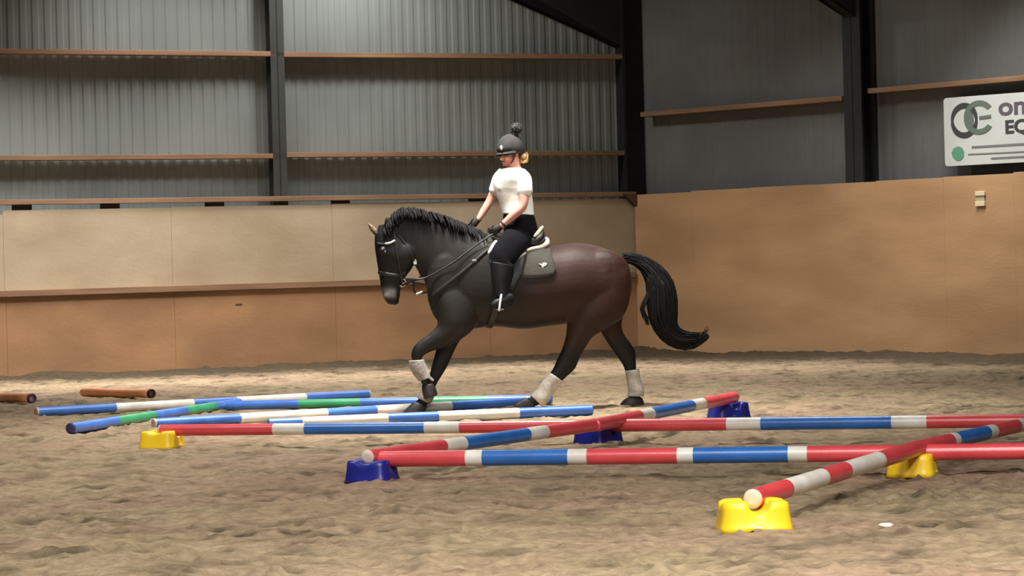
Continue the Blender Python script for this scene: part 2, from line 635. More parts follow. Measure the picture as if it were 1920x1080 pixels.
# small plate on the right kickboard
pl = empty('wall_plate', wallpt(1838, 382, RW, 0.02))
tag(pl, 'small pale plate with two brighter bands high on the plywood below the banner', 'wall plate')
for py, hh, mm, nm in ((372, 0.10, 'wash_olive', 'back_plate'), (363, 0.028, 'wash_white', 'upper_band'), (382, 0.032, 'wash_white', 'lower_band')):
    a = wallpt(1838.5, py, RW, 0.012)
    t = 0.012 if nm == 'back_plate' else 0.02
    obj(nm, box(wallpt(1838.5, py, RW, t / 2 + 0.002), RW[1], RW[2], Z, 0.075 if t < .015 else 0.08, t, hh, 0.004), M[mm], pl)


# ------------------------------------------------------------------ steelwork
def i_beam(c0, c1, dx, dy, hx, hy, tw, tf):
    """I section from c0 to c1: web along dx, flanges across dy at +-hx"""
    out = []
    mid = (c0 + c1) / 2
    ln = (c1 - c0).length / 2
    ax = (c1 - c0).normalized()
    out.append(box(mid, dx, dy, ax, hx, tw, ln))
    for s in (-1, 1):
        out.append(box(mid + dx * (hx - tf) * s, dx, dy, ax, tf, hy, ln))
    return merge(*out)


def haunch(p, d, w, z0, L, zt, slope, half):
    """tapered knee of the portal frame, growing out of the column along d"""
    poly = [(0, z0), (L, z0 + L * slope), (L + 5, z0 + L * slope + 5 * 0.2), (L + 5, z0 + L * slope + 1.0 + .35), (0, zt)]
    rings = []
    for s in (-half, half):
        rings.append([p + d * a + w * s + Z * b for a, b in poly])
    return rings_to_mesh(rings)


EAVE = 5.95
# corner frame
uc, _ = wcoord(1193, 300, LW, -0.23)
pc = wp(LW, uc, 0, -0.23)
fr = empty('steel_frame', pc)
tag(fr, 'black steel column with sloping haunch standing in the hall corner', 'steel frame', 'steel frames of the right wall')
dcor = -uL
obj('column', i_beam(pc + Z * 2.3, pc + Z * EAVE, dcor, nL, 0.255, 0.14, 0.012, 0.02), M['steel'], fr)
ph = pc + dcor * 0.2
obj('haunch', haunch(ph, dcor, nL, 4.66, 1.5, EAVE, 0.52, 0.10), M['steel'], fr)
# second frame
uc, _ = wcoord(1613, 200, RW, -0.17)
pc2 = wp(RW, uc, 0, -0.17)
fr2 = empty('steel_frame', pc2)
tag(fr2, 'black steel column rising behind the right plywood, left of the white banner', 'steel frame', 'steel frames of the right wall')
obj('column', i_beam(pc2 + Z * 2.3, pc2 + Z * EAVE, nR, uR, 0.16, 0.165, 0.012, 0.02), M['steel'], fr2)
obj('haunch', haunch(pc2 + nR * 0.14, nR, uR, 4.76, 1.5, EAVE, 0.52, 0.10), M['steel'], fr2)
# gable post
uc, _ = wcoord(518, 180, LW, -0.20)
pg = wp(LW, uc, 0, -0.20)
gp = obj('gable_post', i_beam(pg + Z * 2.3, pg + Z * 7.2, nL, uL, 0.10, 0.105, 0.01, 0.016), M['post'])
tag(gp, 'dark grey steel post between two bays of the corrugated left wall', 'post')

# roof sheet, rising from the right wall to the left
V = []
for uu, zz in ((0, EAVE + 0.1), (1, EAVE + 0.1 + 16 * 0.2)):
    for vv in (-0.8, 36):
        base = GC + uR * vv - nR * 0.5 + nR * (16.5 * uu)
        V.append(base + Z * zz)
V2 = [v + Z * 0.08 for v in V]
ceil = obj('ceiling', (V + V2, [(0, 1, 3, 2), (4, 5, 7, 6), (0, 1, 5, 4), (1, 3, 7, 5), (3, 2, 6, 7), (2, 0, 4, 6)]), M['roof'])
tag(ceil, kind='structure')

# ------------------------------------------------------------------ banner on the right wall
BO = -0.14
bn_u0, bz0 = wcoord(1773, 312, RW, BO)
_, bz1 = wcoord(1773, 184, RW, BO)
bn_u1, _ = wcoord(2010, 200, RW, BO)
banner = empty('banner', wp(RW, bn_u0, bz0, BO))
tag(banner, 'white printed banner with round dark logo hung on the right wall', 'banner')
bm = bmesh.new()
hw_, hh_ = (bn_u1 - bn_u0) / 2, (bz1 - bz0) / 2
bmesh.ops.create_cube(bm, size=2.0)
for v in bm.verts:
    v.co = Vector((v.co.x * hw_, v.co.y * 0.012, v.co.z * hh_))
bmesh.ops.bevel(bm, geom=[e for e in bm.edges if abs(e.verts[0].co.y - e.verts[1].co.y) > 0.01], offset=0.05, segments=4, profile=0.5, affect='EDGES')
bc = wp(RW, (bn_u0 + bn_u1) / 2, (bz0 + bz1) / 2, BO)
bV = [bc + RW[1] * v.co.x + RW[2] * v.co.y + Z * v.co.z for v in bm.verts]
bF = [tuple(v.index for v in f.verts) for f in bm.faces]
bm.free()
obj('sheet', (bV, bF), M['sign'], banner)
# hanging battens that carry it
for du in (0.3, (bn_u1 - bn_u0) - 0.3):
    obj('batten', box(wp(RW, bn_u0 + du, (bz0 + bz1) / 2, BO - 0.09), RW[1], RW[2], Z, 0.025, 0.075, hh_ * 0.9, 0.003), M['dark'], banner)
BF = BO + 0.014


def print_arc(name, cx, cy, rx, ry, a0, a1, w0, w1, m, n=40, out=0.0):
    """arc band printed on the banner, in image pixels of its centre and radii"""
    u0, z0 = wcoord(cx, cy, RW, BF)
    s = 138.0
    o, i = [], []
    V, F = [], []
    for k in range(n + 1):
        a = math.radians(a0 + (a1 - a0) * k / n)
        w = w0 + (w1 - w0) * abs(math.sin(a))
        for r in (1, -1):
            for d in (0.0, 0.006):
                V.append(wp(RW, u0 + (math.cos(a) * (rx + r * w)) / s * 1.32, z0 + (math.sin(a) * (ry + r * w)) / s, BF - 0.003 + d + out))
    for k in range(n):
        q = k * 4
        F += [(q, q + 1, q + 5, q + 4), (q + 2, q + 3, q + 7, q + 6), (q, q + 2, q + 6, q + 4), (q + 1, q + 3, q + 7, q + 5)]
    F += [(0, 1, 3, 2), (n * 4, n * 4 + 1, n * 4 + 3, n * 4 + 2)]
    return obj(name, (V, F), m, banner)


def print_bar(name, x0, y0, x1, y1, th, m, out=0.0):
    a = wallpt(x0, y0, RW, BF + out)
    b = wallpt(x1, y1, RW, BF + out)
    d = (b - a).normalized()
    return obj(name, box((a + b) / 2, d, RW[2], d.cross(RW[2]).normalized(), (b - a).length / 2, 0.003, th / 138.0 / 2, 0.0), m, banner)


print_arc('logo_ring', 1808, 226, 22, 28, 0, 360, 2.2, 5.5, M['ink'])
print_arc('logo_ring', 1836, 220, 24, 27, 38, 322, 3.6, 5.0, M['ink_sage'], out=0.002)
print_bar('logo_bar', 1836, 221, 1858, 218, 6, M['ink_sage'], 0.003)
print_arc('logo_core', 1818, 226, 4, 14, 0, 360, 3.5, 4.0, M['ink_sage'], out=0.001)


def print_text(name, txt, px, py, size, m, bold=0.0, sx=1.0):
    cu_ = bpy.data.curves.new(name, 'FONT')
    cu_.body = txt
    cu_.size = size
    cu_.extrude = 0.003
    cu_.offset = bold
    o = bpy.data.objects.new('temp', cu_)
    COL.objects.link(o)
    dg = bpy.context.evaluated_depsgraph_get()
    me = bpy.data.meshes.new_from_object(o.evaluated_get(dg))
    me.name = name
    bpy.data.objects.remove(o)
    p = wallpt(px, py, RW, BF)
    # baseline follows the wall; letters keep upright
    q = wallpt(px + 100, py - 7.5, RW, BF)
    ux = (q - p).normalized()
    for v in me.vertices:
        c = v.co.copy()
        v.co = p + ux * c.x * sx + Z * c.y + RW[2] * c.z
    return link_mesh(name, me, m, banner)


print_text('lettering', 'oni', 1872, 216, 0.34, M['ink_violet'], 0.008, 1.35)
print_text('lettering', 'EQ', 1884, 250, 0.245, M['ink'], 0.008, 1.3)
print_bar('print_line', 1822, 276, 1985, 266, 4.0, M['ink_soft'])
print_bar('print_line', 1815, 289.5, 1985, 281, 2.4, M['ink_soft'])
print_bar('print_line', 1858, 297, 1985, 290, 3.2, M['ink_soft'])
eu = wallpt(1797, 288, RW, BF)
obj('emblem', rings_to_mesh([[eu + RW[1] * (0.105 * math.cos(a)) * (1.15 if abs(a - 2) < 1 else 1.0) + Z * 0.1 * math.sin(a) + RW[2] * o for a in [2 * PI * k / 9 + 0.2 for k in range(9)]] for o in (-0.003, 0.004)]), M['ink_green'], banner)


# ------------------------------------------------------------------ poles
def pole(label, a, b, bands, r, group=None, ends='wood_end', far_end=None):
    """jump pole from a to b (world points of its axis); bands = [(colour, share), ...]"""
    o = empty('jump_pole', Vector((a.x, a.y, min(a.z, b.z) - r)))
    tag(o, label, 'pole', group or ('poles lying on the sand' if a.z < 0.1 else 'poles raised on blocks'))
    d = (b - a)
    L = d.length
    ax = d.normalized()
    u = ax.cross(Z).normalized()
    w = u.cross(ax)
    tot = sum(x[1] for x in bands)
    t = 0.0
    n = 20
    names = {'red': 'red_band', 'white': 'white_band', 'blue': 'blue_band', 'blue_old': 'blue_band', 'green': 'green_band'}
    for i, (c, s) in enumerate(bands):
        t2 = t + s / tot
        rings = []
        for tt in (t, (t + t2) / 2, t2):
            p = a + d * tt
            rings.append([p + (u * math.cos(2 * PI * k / n) + w * math.sin(2 * PI * k / n)) * r for k in range(n)])
        ob = obj(names[c], rings_to_mesh(rings, caps=False), M[c], o, True)
        t = t2
    for e, s, em in ((a, -1, ends), (b, 1, far_end or ends)):
        rings = []
        for off, rr in ((-0.002, 1.0), (0.006, 0.985), (0.014, 0.9), (0.016, 0.4)):
            rings.append([e + ax * s * off + (u * math.cos(2 * PI * k / n) + w * math.sin(2 * PI * k / n)) * r * rr for k in range(n)])
        obj('end_cap', rings_to_mesh(rings), M[em], o, True)
    return o


RZ = 0.135        # axis height of a pole lying in a block
PR = 0.053
LOW = 0.038       # axis height of a pole lying on the sand

RWB = [('red', 1.0), ('white', .29), ('blue', 1.0), ('white', .29), ('red', 1.0)]


def raised(px, py):
    return ground(px, py, RZ)


def low(px, py):
    return ground(px, py, LOW)


pole('red, white and blue pole from the yellow block at far left', raised(302, 807), raised(1116, 798.5),
     [('red', 218), ('white', 60), ('blue', 225), ('white', 65), ('red', 246)], 0.047, far_end='red')
pole('red, white and blue pole running off right behind the crossing diagonal', raised(1120, 798), raised(1990, 788),
     [('red', 250), ('white', 65), ('blue', 245), ('white', 65), ('red', 245)], 0.05, ends='red')
pole('nine-band red, white and blue pole from the nearest blue block', raised(697, 861), raised(1706, 849),
     [('red', 183), ('white', 32), ('blue', 163), ('white', 36), ('red', 169), ('white', 30), ('blue', 175), ('white', 35), ('red', 186)], 0.053, far_end='red')
pole('red pole leaving the right edge from the yellow block under it', raised(1712, 848.5), raised(2730, 834),
     [('red', 240), ('white', 40), ('blue', 160), ('white', 40), ('red', 160), ('white', 40), ('blue', 160), ('white', 40), ('red', 180)], 0.053, ends='red')
# diagonals lie on top of the straight poles where they meet
pole('diagonal red, white and blue pole rising right from the nearest blue block', ground(690, 857, .155), ground(1112, 797, .178),
     [('red', 132), ('white', 38), ('blue', 125), ('white', 38), ('red', 105)], 0.05, far_end='red')
pole('far diagonal red, white and blue pole ending on the farthest blue block', ground(1116, 797, .178), ground(1376, 745, .172),
     [('red', 85), ('white', 25), ('blue', 90), ('white', 27), ('red', 80)], 0.05, ends='red')
pole('red and white pole slanting from the nearest yellow block', ground(1412, 935, .152), ground(1722, 840, .168),
     [('red', 62), ('white', 76), ('red', 51), ('white', 82), ('red', 105)], 0.052, far_end='red')
pole('diagonal red, white and blue pole leaving the right edge above a red pole', ground(1716, 841, .168), ground(2010, 776, .16),
     [('red', 55), ('white', 9), ('blue', 54), ('white', 13), ('red', 44), ('white', 11), ('blue', 44), ('white', 12), ('red', 50)], 0.05, ends='red')

# poles lying on the sand
pole('blue and white pole lying farthest back, left of the horse', low(70, 772), low(690, 739),
     [('blue_old', 139), ('white', 143), ('blue_old', 82), ('white', 133), ('blue_old', 125)], 0.047)
pole('blue and green pole slanting away at far left', low(133, 803), low(447, 756),
     [('blue_old', 76), ('green', 66), ('blue_old', 60), ('green', 60), ('blue_old', 52)], 0.05, ends='purple')
pole('blue and green pole lying behind the horse forelegs', low(392, 761), low(1033, 748),
     [('blue_old', 170), ('green', 115), ('blue_old', 135), ('green', 103), ('blue_old', 116)], 0.047, ends='blue_old')
pole('blue and white pole under the horse fore hoof, middle of three', low(290, 794), low(985, 753),
     [('blue_old', 148), ('white', 158), ('blue_old', 92), ('white', 145), ('blue_old', 150)], 0.048)
pole('blue and white pole with a plain blue end right of the near hind hoof', low(505, 795), low(1107, 769),
     [('blue_old', 58), ('white', 158), ('blue_old', 94), ('white', 153), ('blue_old', 139)], 0.05, ends='blue_old')


# ------------------------------------------------------------------ pole blocks
def block_mesh(hx=0.172, hy=0.155, H=0.146, g=0.054, depth=0.058, seed=0):
    """moulded block: tapered rounded body, crossing U grooves on top, arched underside"""
    n = 34
    def sup(a, rx, ry, e=5.0):
        c, s = math.cos(a), math.sin(a)
        k = (abs(c / rx) ** e + abs(s / ry) ** e) ** (-1 / e)
        return c * k, s * k
    def groove(t):
        t = abs(t) / g
        return math.sqrt(max(0, 1 - t * t)) if t < 1 else 0.0
    def top(x, y):
        d = max(groove(x - 0.012) * depth, groove(y) * depth * 0.28)
        return H - d - 0.10 * max(abs(x) - 0.11, 0)
    N = 72
    V, F = [], []
    rows = []
    # skirt rows from the ground up
    for q in range(6):
        t = q / 5
        row = []
        for k in range(N):
            a = 2 * PI * k / N
            x, y = sup(a, hx * (1.0 - 0.10 * t), hy * (1.0 - 0.10 * t))
            zb = 0.0
            zt = top(x, y) - 0.006
            arch = 0.022 * max(0, 1 - (x / 0.05) ** 2) if abs(x) < 0.05 else 0.0
            z = arch + (zt - arch) * t
            flare = 0.008 * (1 - t) ** 6
            row.append(Vector((x * (1 + flare / hx), y * (1 + flare / hy), z)))
        rows.append(row)
    # top rows shrinking to the middle
    for q in range(1, 14):
        s = 1 - q / 13.5
        row = []
        for k in range(N):
            a = 2 * PI * k / N
            x, y = sup(a, hx * 0.89 * s, hy * 0.89 * s)
            row.append(Vector((x, y, top(x, y))))
        rows.append(row)
    return rings_to_mesh(rows)


def block(label, base, rot, colour, group=None, scale=1.0):
    o = empty('pole_block', Vector((base.x, base.y, -0.012)))
    tag(o, label, 'pole block', 'plastic blocks carrying the poles')
    V, F = block_mesh()
    R_ = Matrix.Rotation(rot, 3, 'Z')
    V = [o.location + (R_ @ v) * scale for v in V]
    obj('body', (V, F), M[colour], o, True)
    # moulded hand hole, paler, low at the middle of each long side
    for s in (-1, 1):
        c = o.location + R_ @ Vector((0, s * 0.1565, 0.020)) * scale
        obj('hand_hole', tube([c - R_ @ Vector((0.02, 0, 0)), c + R_ @ Vector((0.02, 0, 0))], 0.014, 8, 1, flat=(R_ @ Y, 0.35)), M['wood_end' if colour == 'yellow' else 'navy'], o, True)
    return o


def under(p):
    return Vector((p.x, p.y, 0))


block('yellow block nearest the camera, right foreground', under(ground(1417, 995)) + Vector((0, .12, 0)), 0.05, 'yellow', scale=1.12)
block('navy blue block nearest the camera under two pole ends', under(raised(697, 861)), 1.3, 'navy')
block('yellow block at the far left under a red pole end', under(raised(303, 807)), 1.3, 'yellow')
block('yellow block at right under the red poles', under(raised(1710, 849)), 1.3, 'yellow')
block('navy blue block in the middle where diagonal and straight poles cross', under(raised(1121, 798)), 0.95, 'navy')
block('navy blue block farthest back, right of the horse', under(ground(1368, 783)) + Vector((0, .1, 0)), 0.3, 'navy')


# ------------------------------------------------------------------ orange tubes
def foam_tube(label, a, b, r, capmat):
    o = empty('orange_tube', Vector((a.x, a.y, 0)))
    tag(o, label, 'tube', 'orange tubes near the left wall')
    ax = (b - a).normalized()
    u_ = ax.cross(Z).normalized()
    w_ = u_.cross(ax)
    n = 18
    def ring(p, rr):
        return [p + (u_ * math.cos(2 * PI * k / n) + w_ * math.sin(2 * PI * k / n)) * rr for k in range(n)]
    L = (b - a).length
    rings = [ring(a - ax * 0.015, r * 0.6), ring(a, r * 0.95)] + [ring(a + (b - a) * t + Z * 0.004 * math.sin(t * 9), r * (1 + 0.04 * math.sin(t * 14))) for t in (0.04, .15, .3, .45, .6, .75, .88, 1.0)]
    obj('sleeve', rings_to_mesh(rings), M['orange'], o, True)
    obj('end_opening', rings_to_mesh([ring(b, r * 0.99), ring(b + ax * 0.035, r * 0.97), ring(b + ax * 0.04, r * 0.75), ring(b - ax * 0.02, r * 0.7)]), M[capmat], o, True)


foam_tube('orange tube with a dark open end lying near the left wall', ground(156, 735, .05), ground(282, 738, .05), 0.052, 'hollow')
foam_tube('orange tube with a purple end, cut by the left frame edge', ground(-90, 741, .055), ground(58, 747, .055), 0.055, 'purple')

# white scrap on the sand
sc = ground(1662, 984, 0.012)
pts = [Vector((0.04 * math.cos(a) * (1 + 0.25 * math.sin(3 * a)), 0.05 * math.sin(a), 0)) for a in [2 * PI * k / 10 for k in range(10)]]
so = obj('scrap', rings_to_mesh([[sc + p * 0.9 + Z * -0.012 for p in pts], [sc + p for p in pts], [sc + p * 0.6 + Z * 0.008 for p in pts]]), M['scrap'], None, True)
tag(so, 'small white scrap lying on the sand in the right foreground', 'scrap')

# ------------------------------------------------------------------ the horse
YAW = math.radians(9)
HP0 = CAM + ray(960, 600) * (28.3 / ray(960, 600).y)
HN = Vector((math.sin(YAW), -math.cos(YAW), 0))     # towards the camera (the horse's left side)
HD = Vector((-math.cos(YAW), -math.sin(YAW), 0))    # forwards


def hp(px, py, off=0.0):
    return on_plane(px, py, HP0 + HN * off, HN)


def hloft(secs, off=0.0, n=28, sub=5, grow=0.0, p=2.0):
    """loft through sections ((ax,ay),(bx,by),half width[,off]) given on the horse's long plane"""
    rows = []
    for s in secs:
        o = s[3] if len(s) > 3 else off
        rows.append((hp(*s[0], o), hp(*s[1], o), s[2]))
    rows = catmull(rows, sub)
    rings = []
    for a, b, w in rows:
        c = (a + b) / 2
        m = (a - b) / 2
        m = m * (1 + grow / max(m.length, 1e-4))
        w = max(w, 0.003) + grow
        ring = []
        for k in range(n):
            t = 2 * PI * k / n
            ct, st = math.cos(t), math.sin(t)
            e = 2.0 / p
            ring.append(c + m * (abs(ct) ** e * (1 if ct >= 0 else -1)) + HN * (w * abs(st) ** e * (1 if st >= 0 else -1)))
        rings.append(ring)
    return rings_to_mesh(rings)


def hblob(px, py, rx, ry, w, off):
    c = hp(px, py, off)
    s = 1 / 191.0
    return sphere(c, rx * s, w, ry * s, -HD, HN, Z, 18, 12)


neck = [((724, 424), (758, 470), .06), ((738, 406), (774, 490), .075), ((762, 400), (786, 512), .085), ((795, 405), (797, 530), .095),
        ((832, 414), (806, 556), .12), ((868, 424), (816, 582), .17), ((898, 434), (838, 606), .215), ((925, 440), (880, 617), .25),
        ((955, 449), (925, 612), .285), ((1000, 457), (980, 617), .315), ((1040, 460), (1035, 611), .32), ((1075, 455), (1078, 606), .315),
        ((1105, 458), (1112, 606), .30), ((1135, 466), (1145, 602), .27), ((1160, 477), (1166, 585), .225), ((1174, 490), (1178, 562), .16), ((1180, 508), (1184, 545), .08)]
head = [((712, 420), (744, 424), .05), ((704, 434), (760, 446), .078), ((702, 450), (773, 468), .098), ((703, 468), (777, 488), .105),
        ((706, 488), (773, 503), .088), ((709, 508), (762, 518), .068), ((712, 526), (754, 532), .058), ((714, 541), (751, 545), .058), ((718, 555), (750, 556), .060),
        ((723, 565), (746, 565), .05), ((728, 571), (742, 570), .028)]
hind_near = [((1110, 475), (1150, 478), .04, .08), ((1078, 500), (1178, 505), .10), ((1068, 545), (1182, 550), .135), ((1064, 580), (1172, 588), .135), ((1063, 604), (1146, 612), .115),
             ((1061, 628), (1114, 630), .085), ((1055, 650), (1098, 652), .066), ((1045, 672), (1086, 674), .052), ((1038, 688), (1078, 692), .046),
             ((1031, 699), (1058, 711), .036), ((1022, 712), (1042, 726), .030), ((1010, 728), (1030, 741), .030), ((1001, 738), (1021, 754), .036),
             ((993, 744), (1009, 760), .031), ((984, 747), (1003, 762), .036)]
hind_far = [((1115, 490), (1155, 495), .04, -.08), ((1100, 520), (1170, 530), .10), ((1108, 570), (1172, 575), .11), ((1114, 598), (1166, 606), .09), ((1126, 622), (1170, 626), .068),
            ((1142, 648), (1184, 645), .052), ((1156, 668), (1191, 658), .045), ((1167, 684), (1193, 678), .038), ((1173, 700), (1194, 698), .031),
            ((1178, 718), (1198, 716), .030), ((1180, 734), (1204, 732), .037), ((1178, 744), (1201, 744), .033), ((1176, 750), (1202, 750), .036)]
fore_near = [((850, 490), (880, 500), .03, .07), ((832, 520), (893, 534), .07, .10), ((820, 555), (900, 570), .09), ((820, 590), (895, 606), .105), ((819, 610), (874, 630), .09), ((806, 624), (838, 650), .066),
             ((790, 636), (812, 658), .05), ((777, 648), (797, 665), .045), ((771, 662), (791, 672), .041), ((772, 676), (791, 678), .034), ((776, 694), (795, 694), .031),
             ((783, 709), (801, 704), .036), ((790, 718), (806, 713), .032), ((792, 724), (811, 721), .036)]
fore_far = [((850, 500), (880, 510), .03, -.07), ((835, 535), (890, 548), .07, -.10), ((830, 570), (890, 580), .09), ((826, 610), (885, 615), .09), ((821, 640), (862, 640), .066), ((815, 665), (848, 668), .052), ((809, 686), (838, 689), .047),
            ((805, 702), (827, 707), .037), ((798, 719), (817, 725), .030), ((790, 737), (811, 745), .037), ((784, 748), (802, 758), .031), ((776, 755), (799, 765), .036)]
OFN, OHN = .13, .15
parts = [hloft(neck, n=40), hloft(head), hloft(hind_near, OHN), hloft(hind_far, -OHN), hloft(fore_near, OFN), hloft(fore_far, -OFN),
         hblob(852, 540, 52, 78, .11, .085), hblob(852, 540, 52, 78, .11, -.085),       # shoulders
         hblob(828, 572, 20, 30, .16, 0),                                             # breast
         hblob(1128, 520, 52, 52, .15, .12), hblob(1128, 520, 52, 52, .15, -.12),     # quarters
         hblob(1092, 590, 30, 30, .08, .17),
         hblob(762, 476, 16, 18, .03, .075), hblob(762, 476, 16, 18, .03, -.075),     # cheeks
         hblob(717, 470, 6, 6, .025, .09), hblob(717, 470, 6, 6, .025, -.09),         # brow bones
         hblob(727, 556, 8, 9, .03, .035), hblob(727, 556, 8, 9, .03, -.035),         # nostril wings
         hblob(740, 566, 9, 6, .04, 0)]
# ears


def ear(base, tip, off_b, off_t, w):
    a, b = hp(*base, off_b), hp(*tip, off_t)
    d = b - a
    return tube([a - d * 0.15, a + d * 0.25, a + d * 0.6, b], [w * 0.8, w, w * 0.75, 0.006], 10, 3, flat=(HN, 0.8))


parts.append(ear((706, 437), (688, 416), -.06, -.09, .034))
parts.append(ear((728, 430), (724, 404), .05, .08, .034))
body_me = remesh('body', parts, 0.011, 11)
horse = empty('horse', Vector((HP0.x, HP0.y, 0)))
tag(horse, 'dark bay horse cantering left behind striped poles, with black tail streaming', 'horse')


def project(p):
    d = p - CAM
    zc = d.dot(fwd)
    return 960 + FPX * d.dot(cR) / zc, 540 - FPX * d.dot(cU) / zc


def sm(a, b, x):
    t = min(max((x - a) / (b - a), 0), 1)
    return t * t * (3 - 2 * t)


def lerp3(a, b, t):
    return tuple(a[i] + (b[i] - a[i]) * t for i in range(3))


BAY = rgb(54, 31, 23)[:3]
DARK = rgb(32, 26, 22)[:3]
SHOULDER = rgb(31, 27, 23)[:3]
BELLY = rgb(40, 34, 29)[:3]
BLACK = rgb(15, 14, 14)[:3]
FACE = rgb(22, 21, 20)[:3]
GREYN = rgb(108, 103, 98)[:3]
cols = []
for v in body_me.vertices:
    x, y = project(v.co)
    side = (v.co - HP0).dot(HN)
    c = lerp3(DARK, BAY, sm(940, 1060, x))
    c = lerp3(c, SHOULDER, (1 - sm(900, 960, x)) * sm(470, 540, y))
    c = lerp3(c, BELLY, sm(575, 612, y) * sm(880, 920, x) * (1 - sm(1030, 1070, x)))
    c = lerp3(c, rgb(48, 30, 22)[:3], sm(560, 600, y) * sm(1040, 1080, x))
    # black points
    if x > 1000:
        yl = 645 if side < 0 else 662
        c = lerp3(c, BLACK, sm(yl - 26, yl + 8, y))
    elif y > 600 and x < 900:
        c = lerp3(c, BLACK, sm(618, 660, y))
    if x < 785 and y < 600:
        f = 1 - sm(770, 788, x)
        c = lerp3(c, FACE, f)
        mz = sm(535, 548, y)
        c = lerp3(c, GREYN, mz * (1 - sm(738, 746, x)) * 0.8)
        c = lerp3(c, BLACK, sm(556, 563, y))
        if y < 438 and x < 708:
            c = lerp3(c, rgb(110, 88, 70)[:3], 0.8)
    cols.append((*c, 1.0))
at = body_me.color_attributes.new('coat', 'FLOAT_COLOR', 'POINT')
at.data.foreach_set('color', np.array(cols, dtype=np.float32).ravel())
body_o = link_mesh('body', body_me, attr_mat('bay_coat', 0.52, 0.32, 9, 0.16, 0.08), horse, True)
bvh = BVHTree.FromPolygons([v.co.copy() for v in body_me.vertices], [tuple(p.vertices) for p in body_me.polygons])


def surf(px, py, lift=0.006):
    """point on the near side of the horse behind an image point, lifted off the coat"""
    d = ray(px, py)
    hit, nrm, i, dist = bvh.ray_cast(CAM, d)
    if hit is None:
        return hp(px, py, 0.05)
    return hit + HN * lift


def mirror(p):
    return p - HN * (2 * (p - HP0).dot(HN))


# eyes
for s in (1, -1):
    e = surf(722, 473, -0.004)
    if s < 0:
        e = mirror(e)
    obj('eye', sphere(e, .02, .014, .016, HD, HN, Z, 10, 8), M['eye'], horse, True)

# hooves
def hoof(secs, off):
    obj('hoof', hloft(secs, off, 20, 3), M['hoof'], horse, True)


hoof([((986, 746), (1004, 761), .038), ((978, 748), (1000, 766), .046), ((966, 756), (990, 770), .052), ((962, 761), (984, 771), .05)], OHN)
hoof([((1175, 745), (1203, 745), .04), ((1169, 750), (1206, 750), .05), ((1163, 757), (1208, 757), .056), ((1163, 759), (1208, 759), .055)], -OHN)
hoof([((791, 722), (811, 719), .038), ((791, 732), (817, 727), .048), ((794, 746), (820, 738), .055), ((797, 749), (819, 741), .05)], OFN)
hoof([((778, 753), (801, 763), .04), ((768, 760), (798, 769), .05), ((757, 771), (793, 776), .056), ((756, 773), (792, 777), .055)], -OFN)

# leg boots
def wrap(secs, off, m, bands=3):
    o = obj('leg_boot', hloft(secs, off, 22, 4, 0.012), m, horse, True)
    return o


wrap([((1033, 700), (1053, 714), .040), ((1022, 712), (1043, 728), .036), ((1010, 728), (1032, 743), .036), ((1001, 738), (1024, 755), .044), ((996, 743), (1014, 760), .040)], OHN, M['fleece'])
wrap([((1174, 695), (1196, 692), .038), ((1177, 712), (1199, 710), .036), ((1180, 730), (1205, 729), .044), ((1178, 743), (1205, 743), .042)], -OHN, M['fleece'])
wrap([((769, 676), (794, 674), .044), ((770, 688), (798, 686), .044), ((777, 702), (803, 699), .044), ((787, 714), (805, 708), .042)], OFN, M['fleece_grey'])
wrap([((795, 727), (813, 733), .036), ((788, 738), (811, 746), .044), ((784, 747), (804, 757), .040)], -OFN, M['fleece_grey'])
# pale fastening on the far fore boot
obj('boot_strap', tube([hp(799, 704, -.08), hp(806, 708, -.075), hp(812, 713, -.08)], 0.012, 8, 3, flat=(HN, 0.5)), M['bright'], horse, True)


def strand(pts, r0, r1, n=5):
    return tube(pts, [r0] * (len(pts) - 1) + [r1], n, 2, cap_round=False)


# mane: short locks thrown up along the crest
crest = [(716, 432), (724, 418), (737, 402), (752, 393), (775, 393), (800, 399), (830, 407), (855, 417), (880, 428), (905, 438)]


def along(pts, t):
    f = t * (len(pts) - 1)
    i = min(int(f), len(pts) - 2)
    q = f - i
    return tuple(pts[i][k] + (pts[i + 1][k] - pts[i][k]) * q for k in range(len(pts[0])))


mane = []
crest_loft = [((a[0] - 1, a[1] + 1), (a[0] + (13 if i < 3 else 5), a[1] + 20 - (i > 7) * 8), .03 + .012 * (i > 2)) for i, a in enumerate(crest)]
mane.append(hloft(crest_loft, n=14, sub=4))
for i in range(330):
    t = random.random()
    cx, cy = along(crest, t)
    o = random.uniform(-0.025, 0.05)
    ln = random.uniform(12, 24)
    back = random.uniform(2, 14)
    a = hp(cx, cy + 8, o * 0.5)
    b = hp(cx + back * 0.3, cy - random.uniform(0, 4), o + 0.02)
    c = hp(cx + back * 0.8, cy + ln * 0.35, o + 0.06)
    d = hp(cx + back * 1.1, cy + ln * random.uniform(.7, 1.0), o + 0.075 + 0.06 * (t > 0.4) * t)
    mane.append(strand([a, b, c, d], random.uniform(.006, .011), 0.002))
obj('mane', merge(*mane), M['hair'], horse, True)

